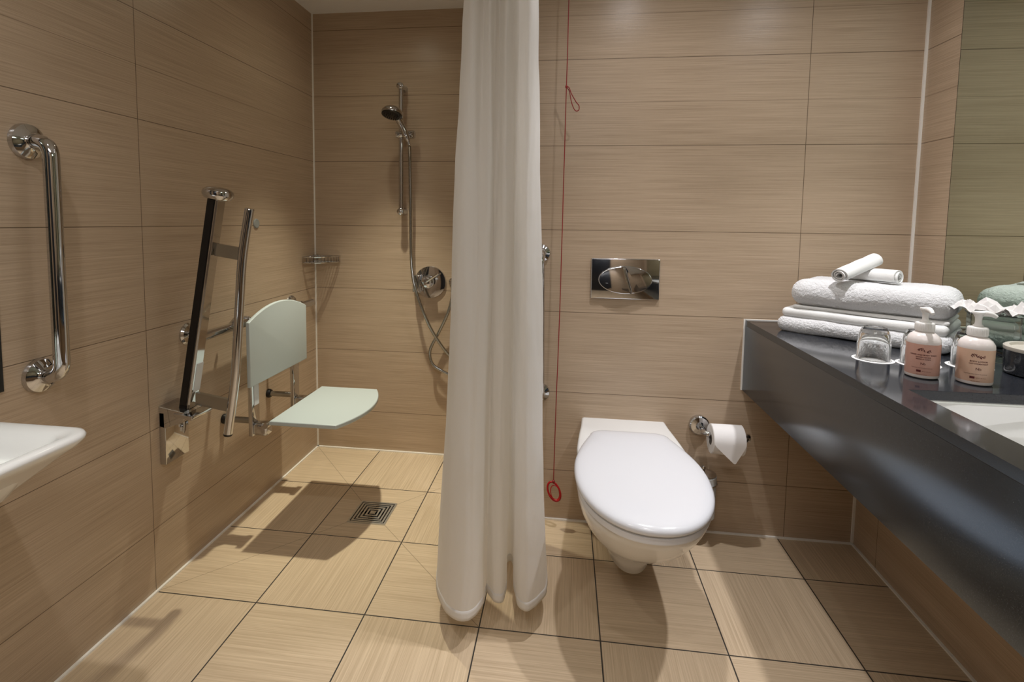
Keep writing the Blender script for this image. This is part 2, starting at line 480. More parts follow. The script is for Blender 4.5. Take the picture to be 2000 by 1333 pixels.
# seat panel: sides run out from the wall, arched front
ol = [(x, y) for (y, x) in shield(SY0 + 0.012, SY1, -0.125, 0.118, 0.055)]
obj('seat', prism(ol, SZ - 0.016, SZ, 0.004), M_panel, seat_t)
BX = XL + 0.127
ol = shield(SY0, SY1 - 0.01, 0.548, 0.775, 0.047)
obj('backrest', prism(ol, BX, BX + 0.014, 0.004, plane='YZ'), M_panel, seat_t)
for y in (0.325, 0.606):
    obj('post', box((BX - 0.017, y - 0.018, 0.362), (BX - 0.001, y + 0.026, 0.765), 0.002), M_chrome, seat_t)
    bm = new_bm(); add_tube(bm, [(XL + 0.012, y + 0.004, 0.412), (BX - 0.02, y + 0.004, 0.412)], 0.011)
    rod = obj('wall_rod', bm, M_steel, seat_t)
    obj('rubber_foot', lathe([(0.017, 0), (0.018, 0.006), (0.015, 0.014), (0.012, 0.016)], (XL + 0.0005, y + 0.004, 0.412), (1, 0, 0)), M_black, rod)
    bm = new_bm(); add_box(bm, (BX - 0.003, y - 0.016, 0.364), (BX + 0.050, y + 0.026, 0.409), 0.010, 4)
    hb = obj('hinge_block', bm, M_chrome, seat_t)
    bm = new_bm(); add_tube(bm, [(BX + 0.050, y - 0.024, 0.406), (BX + 0.050, y + 0.034, 0.406)], 0.0095)
    obj('hinge_pin', bm, M_chrome, hb)
    # hook over the rail
    obj('hook', tube(fillet([(BX - 0.012, y, 0.70), (BX - 0.012, y, 0.784), (XL + 0.062, y, 0.784), (XL + 0.036, y, 0.755)], 0.012), 0.006), M_chrome, seat_t)
st = obj('sticker', box((BX - 0.0005, 0.318, 0.470), (BX + 0.0006, 0.346, 0.546)), M_label, seat_t, smooth=False)
st['label'] = 'white sticker on the post'

# horizontal rail carrying the seat
rail = thing('grab_rail', 'horizontal chrome grab rail running behind the shower seat backrest on the left wall', 'grab rail', (XL, 0.5, 0.75), 'chrome grab rails')
obj('bar', tube([(XL + 0.06, 0.135, 0.752), (XL + 0.06, 0.875, 0.752)], 0.0155, seg=24), M_chrome, rail)
for y in (0.165, 0.80):
    obj('wall_flange', lathe([(0.036, 0), (0.036, 0.004), (0.031, 0.011), (0.016, 0.014), (0.013, 0.02), (0.013, 0.052)], (XL, y, 0.757), (1, 0, 0)), M_chrome, rail)
for y, s in ((0.135, -1), (0.875, 1)):
    obj('end_cap', lathe([(0.0155, 0), (0.0155, 0.004), (0.010, 0.010), (0.002, 0.012)], (XL + 0.06, y, 0.752), (0, s, 0)), M_chrome, rail)

# ------------------------------------------------------------------ hinged support rail folded up in front of the seat
sup = thing('folding_support_rail', 'folded-up hinged chrome support rail with beam, painted-in dark reflection and parallel bent tube', 'support rail', (XL, 0.08, 0.375))
bm = new_bm(); add_box(bm, (XL, 0.034, 0.381), (XL + 0.020, 0.132, 0.545), 0.003)
obj('wall_plate', bm, M_chrome, sup)
bm = prism([(XL, 0.500), (XL + 0.020, 0.495), (XL + 0.075, 0.516), (XL + 0.088, 0.536), (XL + 0.080, 0.548), (XL, 0.562)], 0.034, 0.116, 0.002, 2, 'XZ')
obj('hinge_housing', bm, M_chrome, sup)
bm = box((XL + 0.050, 0.03, 0.533), (XL + 0.113, 0.125, 0.546), 0.003)
xform(bm, Matrix.Translation((XL + 0.05, 0, 0.54)) @ Matrix.Rotation(0.12, 4, 'Y') @ Matrix.Translation((-(XL + 0.05), 0, -0.54)))
obj('hinge_plate', bm, M_chrome, sup)
A0 = Vector((-0.260, 0.08, 0.548)); A1 = Vector((-0.144, 0.08, 1.190))
ax = (A1 - A0).normalized(); side = ax.cross(Vector((0, 1, 0))).normalized() * -1    # points away from wall
if side.x < 0: side = -side
def beam(bm, a, b, s0, s1, y0, y1, bev=0.003):
    v = []
    for p in (a, b):
        for s, y in ((s0, y0), (s1, y0), (s1, y1), (s0, y1)): v.append(bm.verts.new(p + side * s + Vector((0, y - p.y, 0))))
    fs = [bm.faces.new([v[i] for i in q]) for q in ((3, 2, 1, 0), (4, 5, 6, 7), (0, 1, 5, 4), (1, 2, 6, 5), (2, 3, 7, 6), (3, 0, 4, 7))]
    bmesh.ops.recalc_face_normals(bm, faces=fs)
    if bev: bmesh.ops.bevel(bm, geom=list({e for f in fs for e in f.edges}), offset=bev, segments=2, affect='EDGES')
    return bm
obj('beam', beam(new_bm(), A0, A1, -0.015, 0.015, 0.060, 0.100, 0.004), M_chrome, sup)
s_ = obj('dark_reflection', beam(new_bm(), A0 + ax * 0.002, A1 - ax * 0.002, -0.0155, 0.0075, 0.057, 0.062, 0.0008), M_dark, sup)  # black strip stands in for the dark room mirrored in the chrome side
s_['label'] = 'dark room reflection put in as a black strip along the beam'
c = A1 + ax * 0.004
obj('end_disc', lathe([(0.018, -0.012), (0.036, -0.006), (0.0425, 0.003), (0.0435, 0.010), (0.0415, 0.018), (0.033, 0.025), (0.016, 0.029), (0.002, 0.030)], c, ax), M_chrome, sup)
T = [(-0.043, 0.08, 1.157), (-0.069, 0.08, 1.016), (-0.083, 0.08, 0.865), (-0.095, 0.08, 0.728), (-0.106, 0.08, 0.624), (-0.131, 0.08, 0.473)]
obj('arm_tube', tube(catmull(T, 8), 0.0132, seg=24), M_chrome, sup)
d = (Vector(T[-1]) - Vector(T[-2])).normalized()
obj('end_cap', lathe([(0.0135, 0), (0.0125, 0.006), (0.004, 0.008)], T[-1], d), M_black, sup)
obj('end_cap', lathe([(0.0135, 0), (0.0125, 0.003), (0.004, 0.004)], T[0], (Vector(T[0]) - Vector(T[1])).normalized()), M_chrome, sup)
for (xa, za), (xb, zb) in (((-0.155, 1.038), (-0.075, 1.026)), ((-0.232, 0.578), (-0.125, 0.562))):
    bm = new_bm(); v = []
    for y in (0.074, 0.086):
        for x, z in ((xa, za - 0.019), (xb, zb - 0.019), (xb, zb + 0.019), (xa, za + 0.019)): v.append(bm.verts.new((x, y, z)))
    for q in ((0, 1, 2, 3), (7, 6, 5, 4), (0, 4, 5, 1), (1, 5, 6, 2), (2, 6, 7, 3), (3, 7, 4, 0)): bm.faces.new([v[i] for i in q])
    bmesh.ops.recalc_face_normals(bm, faces=bm.faces)
    obj('bracket', bm, M_steel, sup, smooth=False)
bm = beam(new_bm(), A0 + ax * 0.055, A0 + ax * 0.145, 0.0150, 0.0162, 0.070, 0.098, 0)
s_ = obj('sticker', bm, M_label, sup, smooth=False); s_['label'] = 'white sticker on the beam'
p = obj('wall_bumper', lathe([(0.0185, 0), (0.0185, 0.003), (0.016, 0.005), (0.002, 0.0055)], (XL, 0.553, 1.112), (1, 0, 0)), M_grey, loc=(XL, 0.553, 1.112))
tag(p, 'small round grey bumper pad stuck on the left wall above the shower seat', 'bumper pad')

# ------------------------------------------------------------------ vertical grab rail near the camera, left wall
def grab(name, label, top, bot, out, off, r, fr):
    t = thing(name, label, 'grab rail', (top[0], top[1], bot[2]), 'chrome grab rails')
    o = Vector(out); a, b = Vector(top), Vector(bot)
    path = fillet([a + o * 0.004, a + o * off, b + o * off, b + o * 0.004], 0.036, 10)
    obj('bar', tube(path, r, seg=28), M_chrome, t)
    for p in (a, b):
        obj('wall_flange', lathe([(fr, 0), (fr, 0.003), (fr * 0.94, 0.010), (fr * 0.7, 0.016), (r * 1.25, 0.019), (r * 1.1, 0.022), (r * 1.02, 0.022)], p, out), M_chrome, t)
    return t
grab('grab_rail', 'tall vertical chrome grab rail beside the small washbasin on the left wall', (XL, -0.312, 1.297), (XL, -0.312, 0.762), (1, 0, 0), 0.062, 0.0158, 0.040)
grab('grab_rail', 'vertical chrome grab rail on the toilet wall, mostly hidden by the curtain', (0.795, YT, 1.018), (0.803, YT, 0.495), (0, -1, 0), 0.06, 0.0150, 0.033)

# ------------------------------------------------------------------ shower fittings on the back wall
yr = YB - 0.05
rr = thing('shower_riser_rail', 'slim vertical chrome riser rail with slider on the shower back wall', 'shower rail', (0.125, YB, 1.16))
obj('rail', tube([(0.1245, yr, 1.168), (0.1255, yr, 1.738)], 0.0105, seg=20), M_chrome, rr)
for z in (1.172, 1.738):
    bm = new_bm()
    add_lathe(bm, [(0.017, 0), (0.017, 0.004), (0.0145, 0.010), (0.0145, 0.052), (0.0165, 0.060), (0.0150, 0.068), (0.008, 0.073), (0.001, 0.074)], (0.125, YB, z), (0, -1, 0), 28)
    obj('end_bracket', bm, M_chrome, rr)
bm = new_bm()
add_lathe(bm, [(0.009, 0), (0.015, 0.002), (0.0165, 0.012), (0.0135, 0.03), (0.0135, 0.052), (0.016, 0.056), (0.019, 0.062), (0.019, 0.084), (0.015, 0.089), (0.002, 0.09)], (0.102, yr - 0.004, 1.522), (1, 0, 0), 24)
sl = obj('slider', bm, M_chrome, rr)
obj('handset_holder', lathe([(0.014, 0), (0.017, 0.004), (0.0155, 0.026), (0.012, 0.028)], (0.158, yr - 0.028, 1.508), (-0.25, -0.15, 0.95), 24), M_chrome, sl)

hs = thing('hand_shower', 'round chrome hand shower head held by the riser rail slider', 'shower head', (0.155, yr - 0.03, 1.50))
H = [Vector(p) for p in ((0.170, yr - 0.024, 1.472), (0.160, yr - 0.03, 1.51), (0.140, yr - 0.045, 1.56), (0.122, yr - 0.065, 1.598), (0.112, yr - 0.085, 1.614))]
obj('handle', tube(catmull(H, 6), [0.0085] * 4 + [0.0125 + 0.0006 * min(i, 4) for i in range(21)], seg=20), M_chrome, hs)
hc = Vector((0.118, yr - 0.098, 1.606)); ha = Vector((-0.05, -0.30, -0.95)).normalized()
obj('head', lathe([(0.004, -0.022), (0.022, -0.020), (0.038, -0.010), (0.0465, 0.002), (0.0480, 0.010), (0.046, 0.016)], hc, ha), M_chrome, hs)
bm = new_bm(); add_lathe(bm, [(0.044, 0.012), (0.0445, 0.018), (0.038, 0.021), (0.002, 0.0215)], hc, ha)
U = ha.orthogonal().normalized(); V = ha.cross(U)
for ring_r, k in ((0.034, 22), (0.024, 15), (0.013, 9)):
    for i in range(k):
        a = 2 * math.pi * i / k; add_lathe(bm, [(0.0016, 0), (0.0011, 0.003)], hc + ha * 0.0208 + (U * math.cos(a) + V * math.sin(a)) * ring_r, ha, 6)
s_ = obj('spray_face', bm, M_dark, hs); s_['label'] = 'dark spray face with rubber nozzles'

HP = [(0.172, yr - 0.023, 1.468), (0.166, 0.985, 1.40), (0.167, 0.992, 1.205), (0.169, 0.994, 0.967), (0.199, 0.955, 0.824), (0.261, 0.962, 0.656), (0.325, 0.975, 0.545), (0.385, 0.99, 0.47),
      (0.41, 0.995, 0.41), (0.375, 0.995, 0.405), (0.318, 0.990, 0.428), (0.272, 0.990, 0.462), (0.262, 0.992, 0.525), (0.300, 0.996, 0.605), (0.345, 0.99, 0.70), (0.365, 0.995, 0.78), (0.362, 1.005, 0.835)]
hp = catmull(HP, 14); rad = [0.0068 + 0.0007 * (i % 2) for i in range(len(hp))]
h_ = obj('shower_hose', tube(hp, rad, seg=14), M_steel, loc=(0.17, yr, 1.468))
tag(h_, 'long ribbed metal shower hose hanging and looping down the back wall', 'hose')
bm = new_bm()
add_lathe(bm, [(0.021, 0), (0.021, 0.004), (0.012, 0.009), (0.012, 0.03), (0.0095, 0.034)], (0.362, YB, 0.845), (0, -1, 0), 24)
w_ = obj('hose_outlet', bm, M_chrome, loc=(0.362, YB, 0.845)); tag(w_, 'chrome wall elbow where the shower hose ends, beside the curtain edge', 'wall outlet')

vv = thing('shower_valve', 'round chrome shower mixer valve with lever on the back wall', 'shower valve', (0.25, YB, 0.84))
obj('rosette', lathe([(0.076, 0), (0.0765, 0.004), (0.074, 0.009), (0.060, 0.011), (0.03, 0.012)], (0.252, YB, 0.842), (0, -1, 0), 56), M_chrome, vv)
obj('knob', lathe([(0.030, 0.010), (0.030, 0.04), (0.027, 0.050), (0.020, 0.054), (0.002, 0.055)], (0.243, YB, 0.845), (0, -1, 0), 36), M_chrome, vv)
bm = new_bm(); add_tube(bm, [(0.246, YB - 0.05, 0.848), (0.268, YB - 0.058, 0.864), (0.302, YB - 0.062, 0.888)], [0.0065, 0.006, 0.0045], seg=14)
obj('lever', bm, M_chrome, vv)
bm = box((0.176, YB - 0.045, 0.795), (0.212, YB, 0.878), 0.006, 3)
obj('side_body', bm, M_chrome, vv)

# corner basket
cb = thing('corner_basket', 'small quarter-round chrome wire soap basket in the shower corner', 'soap basket', (XL, YB, 0.925))
cx, cy, RR = XL + 0.006, YB - 0.006, 0.124
def arc(r, z, n=24): return [(cx + r * math.sin(i / n * math.pi / 2), cy - r * math.cos(i / n * math.pi / 2), z) for i in range(n + 1)]
for z, r_ in ((0.956, 0.0034), (0.930, 0.0026)):
    obj('rim', tube([(cx, cy, z)] + arc(RR, z) + [(cx, cy, z)], r_, seg=8, cap=False), M_chrome, cb)
bm = new_bm(); add_box(bm, (cx - 0.005, cy - 0.02, 0.925), (cx + 0.012, cy + 0.005, 0.962), 0.002); obj('corner_mount', bm, M_chrome, cb)
fl_ = new_bm()
for i in range(1, 10):
    w = RR * i / 10; l = math.sqrt(RR * RR - w * w)
    add_tube(fl_, [(cx + w, cy, 0.930), (cx + w, cy - l, 0.930)], 0.0014, seg=6)
obj('wire_grid', fl_, M_chrome, cb)
fl_ = new_bm()
for i in range(1, 12):
    a = i / 12 * math.pi / 2
    add_tube(fl_, [(cx + RR * math.sin(a), cy - RR * math.cos(a), 0.930), (cx + RR * math.sin(a), cy - RR * math.cos(a), 0.956)], 0.0013, seg=6)
obj('side_wires', fl_, M_chrome, cb)

# floor drain
DX0, DX1, DY0, DY1 = 0.0925, 0.2395, 0.429, 0.576
dr = thing('floor_drain', 'square stainless steel floor drain with stepped slots in the shower floor', 'drain', ((DX0 + DX1) / 2, (DY0 + DY1) / 2, 0))
def ringbox(bm, x0, y0, x1, y1, w, z0, z1):
    add_box(bm, (x0, y0, z0), (x1, y0 + w, z1)); add_box(bm, (x0, y1 - w, z0), (x1, y1, z1))
    add_box(bm, (x0, y0 + w, z0), (x0 + w, y1 - w, z1)); add_box(bm, (x1 - w, y0 + w, z0), (x1, y1 - w, z1))
bm = new_bm(); ringbox(bm, DX0, DY0, DX1, DY1, 0.007, 0, 0.0035)
ringbox(bm, DX0 + 0.011, DY0 + 0.011, DX1 - 0.011, DY1 - 0.011, 0.007, 0, 0.003)
obj('frame', bm, M_drain, dr, smooth=False)
obj('recess', box((DX0 + 0.003, DY0 + 0.003, 0), (DX1 - 0.003, DY1 - 0.003, 0.0008)), M_dark, dr, smooth=False)
bm = new_bm(); ccx, ccy = (DX0 + DX1) / 2, (DY0 + DY1) / 2
add_box(bm, (ccx - 0.011, ccy - 0.011, 0), (ccx + 0.011, ccy + 0.011, 0.003))
for r0, w in ((0.017, 0.007), (0.031, 0.007), (0.044, 0.006)):
    ringbox(bm, ccx - r0 - w, ccy - r0 - w, ccx + r0 + w, ccy + r0 + w, w, 0, 0.003)
for s in (-1, 1):
    add_box(bm, (ccx - 0.05, ccy - 0.006, 0), (ccx + 0.05, ccy + 0.006, 0.0028)); add_box(bm, (ccx - 0.006, ccy - 0.05, 0), (ccx + 0.006, ccy + 0.05, 0.0028))
obj('grate', bm, M_drain, dr, smooth=False)

# ------------------------------------------------------------------ curtain
def curtain():
    ZH, ZT = 0.085, 2.035
    hem = [(0.560, 0.20), (0.515, 0.165), (0.517, 0.108), (0.541, 0.020), (0.578, -0.048), (0.613, -0.080), (0.640, -0.088), (0.666, -0.070), (0.683, -0.020),
           (0.680, 0.040), (0.692, 0.012), (0.710, -0.006), (0.728, -0.003), (0.738, 0.030), (0.737, 0.085), (0.722, 0.15), (0.738, 0.175), (0.754, 0.120), (0.762, 0.050),
           (0.774, -0.005), (0.796, -0.030), (0.822, -0.012), (0.844, 0.035), (0.851, 0.085), (0.848, 0.150), (0.815, 0.21), (0.790, 0.29), (0.755, 0.26), (0.765, 0.37), (0.715, 0.32), (0.735, 0.46), (0.665, 0.36), (0.650, 0.49), (0.610, 0.33), (0.590, 0.25)]
    top = [(0.615, 0.185), (0.594, 0.150), (0.590, 0.105), (0.600, 0.062), (0.622, 0.040), (0.640, 0.055), (0.650, 0.075), (0.660, 0.060), (0.672, 0.042),
           (0.682, 0.060), (0.690, 0.090), (0.700, 0.070), (0.712, 0.044), (0.724, 0.050), (0.733, 0.085), (0.728, 0.13), (0.736, 0.14), (0.744, 0.105), (0.750, 0.070),
           (0.758, 0.050), (0.770, 0.044), (0.784, 0.058), (0.793, 0.085), (0.795, 0.110), (0.790, 0.145), (0.772, 0.19), (0.750, 0.27), (0.728, 0.24), (0.732, 0.34), (0.700, 0.29), (0.705, 0.42), (0.665, 0.34), (0.655, 0.45), (0.630, 0.31), (0.622, 0.24)]
    hs_ = catmull([(x, y, 0) for x, y in hem], 12); ts = catmull([(x, y, 0) for x, y in top], 12)
    def relax(P, it):
        for _ in range(it):
            P = [P[0]] + [P[i] * 0.5 + (P[i - 1] + P[i + 1]) * 0.25 for i in range(1, len(P) - 1)] + [P[-1]]
        return P
    hs_, ts = relax(hs_, 26), relax(ts, 14)
    def row(z, off=0.0):
        t = (z - ZH) / (1.74 - ZH); e = max(0.0, min(1.15, t)); e = e ** 0.85 if e > 0 else 0
        out = []; n = len(hs_)
        for i in range(n):
            p = hs_[i].lerp(ts[i], e)
            q = Vector((p.x, p.y, z))
            ww = 0.008 * noise.noise(Vector((i * 0.045, z * 2.2, 1.3))) + 0.0022 * noise.noise(Vector((i * 0.12, z * 8, 5.1)))
            a = hs_[max(i - 1, 0)]; b = hs_[min(i + 1, n - 1)]; tn = (b - a)
            nn = Vector((-tn.y, tn.x, 0)).normalized() if tn.length > 1e-6 else Vector((0, 1, 0))
            out.append(q + nn * (ww - off))
        return out
    c = thing('shower_curtain', 'long off-white fabric shower curtain gathered in deep folds at the centre', 'curtain', (0.69, 0.07, ZH))
    N = 150; rows = [row(ZH + (ZT - ZH) * i / N) for i in range(N + 1)]
    bm = loft(rows, False, False, closed=False)
    obj('panel', bm, M_curtain, c, auto=180)
    rows = [row(ZH - 0.001 + 0.024 * i / 3, 0.0007) for i in range(4)]
    bm = loft(rows, False, False, closed=False)
    bmesh.ops.solidify(bm, geom=bm.faces, thickness=0.0008)
    h = obj('hem', bm, M_curtain, c, auto=180); h['label'] = 'stitched bottom hem'
    r = thing('curtain_rail', 'white ceiling curtain track above the gathered shower curtain', 'curtain rail', (0.7, 0.1, ZC))
    obj('track', box((XL, 0.09, ZC - 0.03), (0.98, 0.12, ZC), 0.004), M_pump, r)
    for i in range(8):
        x = 0.60 + i * 0.027
        bm = new_bm(); add_box(bm, (x - 0.004, 0.098, ZC - 0.062), (x + 0.004, 0.112, ZC - 0.028), 0.002); obj('glider', bm, M_pump, r)
curtain()

# ------------------------------------------------------------------ red pull cord
pc = thing('emergency_pull_cord', 'thin red emergency pull cord hanging from the ceiling between curtain and toilet', 'pull cord', (0.872, YT - 0.06, 0.1))
yc = YT - 0.06
path = catmull([(0.876, yc, ZC), (0.8755, yc, 1.9), (0.8745, yc, 1.70), (0.8735, yc, 1.601), (0.8705, yc, 1.194), (0.867, yc, 0.8), (0.861, yc, 0.45), (0.858, yc, 0.185)], 6)
obj('cord', tube(path, 0.0016, seg=8), M_red, pc)
obj('tied_loop', tube(catmull([(0.8735, yc, 1.601), (0.882, yc - 0.003, 1.598), (0.892, yc - 0.004, 1.575), (0.908, yc - 0.004, 1.548), (0.918, yc - 0.003, 1.535), (0.917, yc - 0.002, 1.520), (0.905, yc - 0.002, 1.520), (0.893, yc - 0.002, 1.545), (0.884, yc, 1.585), (0.8735, yc, 1.601)], 6), 0.0016, seg=8), M_red, pc)
obj('knot', lathe([(0.001, -0.006), (0.004, -0.003), (0.004, 0.003), (0.001, 0.006)], (0.8735, yc, 1.601), seg=10), M_red, pc)
obj('knot', lathe([(0.001, -0.008), (0.0045, -0.003), (0.005, 0.004), (0.001, 0.008)], (0.858, yc, 0.178), seg=10), M_red, pc)
def ring(n=32, rx=0.021, rz=0.033, tilt=0.30, cxx=0.860, cz=0.142, dy=0.0):
    out = []
    for i in range(n):
        a = 2 * math.pi * i / n; x, z = rx * math.cos(a), rz * math.sin(a)
        out.append((cxx + x * math.cos(tilt) + z * math.sin(tilt), yc + dy + 0.008 * math.sin(a), cz - x * math.sin(tilt) + z * math.cos(tilt)))
    return out
rg = ring(tilt=-0.45)
obj('pull_ring', tube(rg, [0.0036 + 0.0018 * max(0, -math.sin(2 * math.pi * i / 32)) for i in range(32)], seg=12, closed=True), M_redring, pc)
rg = ring(tilt=-0.35, rx=0.017, rz=0.026, cxx=0.866, cz=0.139, dy=-0.007)
obj('cord_coil', tube(rg, 0.0017, seg=8, closed=True), M_redring, pc)

# ------------------------------------------------------------------ toilet
TX = 1.108
def egg(cx, hw, yb, hwb, ym, yf, n=18, p=2.15, rc=0.0):
    """closed plan outline: straight back edge at yb (half width hwb) widening to hw at ym and rounding to yf"""
    right = []
    if rc:          # rounded back corners
        for k in range(7):
            a = math.pi / 2 * k / 6; right.append((hwb - rc + rc * math.sin(a), yb - rc * 0.75 * (1 - math.cos(a))))
        yb -= rc * 0.75
    for k in range(1 if rc else 0, 9):
        t = k / 8; s = math.sin(t * math.pi / 2)
        right.append((hwb + (hw - hwb) * s, yb + (ym - yb) * t))
    for k in range(1, n + 1):
        a = math.pi / 2 * k / n
        right.append((hw * abs(math.cos(a)) ** (2 / p), ym + (yf - ym) * abs(math.sin(a)) ** (2 / p)))
    pts = [(cx + x, y) for x, y in right]
    pts += [(cx - x, y) for x, y in right[-2::-1]]
    return pts
tl = thing('toilet', 'white wall-hung toilet with closed lid and long projecting bowl', 'toilet', (TX, YT, 0.06))
LV = [  # z, half width, half width at the wall, y of widest, y of front
    (0.052, 0.056, 0.056, 0.40, 0.225), (0.058, 0.070, 0.070, 0.38, 0.205), (0.095, 0.082, 0.084, 0.36, 0.188), (0.130, 0.088, 0.092, 0.34, 0.168), (0.155, 0.100, 0.102, 0.32, 0.132),
    (0.195, 0.120, 0.112, 0.27, 0.065), (0.235, 0.140, 0.124, 0.22, -0.005), (0.275, 0.155, 0.134, 0.18, -0.058), (0.315, 0.166, 0.143, 0.14, -0.098), (0.350, 0.174, 0.150, 0.12, -0.128), (0.368, 0.176, 0.152, 0.11, -0.142), (0.378, 0.176, 0.153, 0.11, -0.144), (0.382, 0.173, 0.152, 0.11, -0.140)]
rings = [[(x, y, z) for x, y in egg(TX, hw, YT, hwb, ym, yf)] for z, hw, hwb, ym, yf in LV]
bm = loft(rings)
# raised platform at the wall
def deck(z, e):
    half = [(0.152, YT), (0.156, 0.50), (0.163, 0.44), (0.170, 0.37), (0.175, 0.30), (0.171, 0.255), (0.150, 0.235)]
    L = [(TX + x - e, y + (e if y < YT else 0), z) for x, y in half]
    return L + [(TX - x + e, y + (e if y < YT else 0), z) for x, y in half[::-1]]
loft([deck(0.372, 0.003), deck(0.392, 0.0), deck(0.399, 0.001), deck(0.4035, 0.004), deck(0.4055, 0.010)], bm=bm)
obj('bowl', bm, M_ceramic, tl, auto=50)
seat_o = lambda e: egg(TX, 0.183 - e, 0.385 - e, 0.120 - e, 0.12, -0.164 + e, rc=0.045)
bm = loft([[(x, y, z) for x, y in seat_o(e)] for z, e in ((0.3835, 0.008), (0.386, 0.003), (0.391, 0.002), (0.4005, 0.003), (0.4035, 0.008), (0.4045, 0.016))])
obj('seat', bm, M_lid, tl, auto=50)
lid_o = lambda e: egg(TX, 0.186 - e, 0.405 - e, 0.130 - e * 0.8, 0.12, -0.170 + e, rc=max(0.05 - e * 0.3, 0.01))
bm = loft([[(x, y, z) for x, y in lid_o(e)] for z, e in ((0.4080, 0.012), (0.4095, 0.003), (0.4130, 0.0), (0.4190, 0.0), (0.4240, 0.0020), (0.4280, 0.0065), (0.4310, 0.014), (0.4335, 0.028), (0.4355, 0.05), (0.4368, 0.08), (0.4372, 0.11))])
obj('lid', bm, M_lid, tl, auto=50)
for s in (-1, 1):
    bm = new_bm(); add_tube(bm, [(TX + s * 0.05, 0.405, 0.4135), (TX + s * 0.105, 0.405, 0.4135)], 0.0085, seg=16)
    obj('hinge', bm, M_lid, tl)

# flush plate
fp = thing('flush_plate', 'rectangular chrome flush plate with an oval split button above the toilet', 'flush plate', (1.0985, YT, 0.857))
FX0, FX1, FZ0, FZ1 = 0.977, 1.220, 0.857, 1.004
fx, fz = 1.098, 0.928
obj('cover', box((FX0, YT - 0.011, FZ0), (FX1, YT, FZ1), 0.003, 3), M_chrome, fp)
EA, EB = 0.095, 0.050
def half(side_, gap=0.0008):
    xs = fx + 0.018; pts = []
    for k in range(25):
        a = -math.pi / 2 + math.pi * k / 24
        pts.append((a, 1))
    out = []; n = 40
    full = [(fx + EA * math.cos(2 * math.pi * i / n), fz + EB * math.sin(2 * math.pi * i / n)) for i in range(n)]
    def xc(z): return xs + 0.006 - 0.012 * (((z - fz) / EB) + 1) * 1.2
    if side_ > 0: keep = [(x, z) for x, z in full if x > xc(z) + gap]
    else: keep = [(x, z) for x, z in full if x < xc(z) - gap]
    keep.sort(key=lambda p: math.atan2(p[1] - fz, (p[0] - fx) * side_))
    zt, zb_ = keep[-1][1], keep[0][1]
    cutl = [(xc(zt + (zb_ - zt) * k / 8) + gap * side_, zt + (zb_ - zt) * k / 8) for k in range(0, 9)]
    return keep + cutl
for s in (-1, 1):
    bm = prism(half(s), YT - 0.021 if s < 0 else YT - 0.020, YT - 0.010, 0.003, 3, 'XZ')
    # wedge: bottom stands proud, top flush
    for v in bm.verts:
        if v.co.y < YT - 0.013: v.co.y -= 0.006 * (fz - v.co.z) / EB
    obj('button', bm, M_chrome, fp)

# toilet roll holder + roll
rh = thing('toilet_roll_holder', 'chrome toilet roll holder with round wall flange right of the toilet', 'roll holder', (1.375, YT, 0.405))
obj('wall_flange', lathe([(0.036, 0), (0.0365, 0.004), (0.035, 0.014), (0.031, 0.018), (0.015, 0.020), (0.013, 0.024), (0.012, 0.05)], (1.378, YT, 0.405), (0, -1, 0), 40), M_chrome, rh)
yh = YT - 0.085
obj('arm', tube(fillet([(1.378, YT - 0.02, 0.405), (1.378, yh, 0.405), (1.522, yh, 0.398)], 0.012), 0.0085, seg=18), M_chrome, rh)
obj('end_knob', lathe([(0.0085, 0), (0.014, 0.002), (0.014, 0.009), (0.008, 0.012)], (1.516, yh, 0.398), (1, 0, -0.05)), M_chrome, rh)
tr = thing('toilet_roll', 'white toilet paper roll with its end folded into a point', 'toilet roll', (1.45, yh, 0.34))
zc, r0 = 0.389, 0.050
def hollow(ri, ro, x0, x1):
    return lathe([(ri, 0), (ro - 0.002, 0), (ro, 0.002), (ro, x1 - x0 - 0.002), (ro - 0.002, x1 - x0), (ri, x1 - x0), (ri, 0)], (x0, yh, zc), (1, 0, -0.02), 56, False, False)
obj('paper', hollow(0.0215, r0, 1.396, 1.502), M_paper, tr)
obj('core', hollow(0.0195, 0.0213, 1.3965, 1.5015), M_core, tr)
# loose sheet: follows the roll over the top and hangs in front, corners folded to a point
bm = new_bm(); rows = []
X0, X1 = 1.398, 1.500
for k in range(19):
    a = math.radians(100 - 100 * k / 12) if k <= 12 else 0
    if k <= 12: y, z = yh - (r0 + 0.0012) * math.cos(a), zc + (r0 + 0.0012) * math.sin(a)
    else: y, z = yh - (r0 + 0.0015), zc - 0.060 * (k - 12) / 6 * 1.05
    f = 0 if k <= 12 else (k - 12) / 6
    f = max(0, f - 0.05) / 0.95
    a0, a1 = X0 + (1.462 - X0) * f, X1 + (1.468 - X1) * f
    rows.append([(a0 + (a1 - a0) * i / 6, y, z) for i in range(7)])
bm = loft(rows, False, False, closed=False)
bmesh.ops.solidify(bm, geom=bm.faces, thickness=0.0008)
s_ = obj('folded_sheet', bm, M_paper, tr); s_['label'] = 'loose sheet end folded to a point'

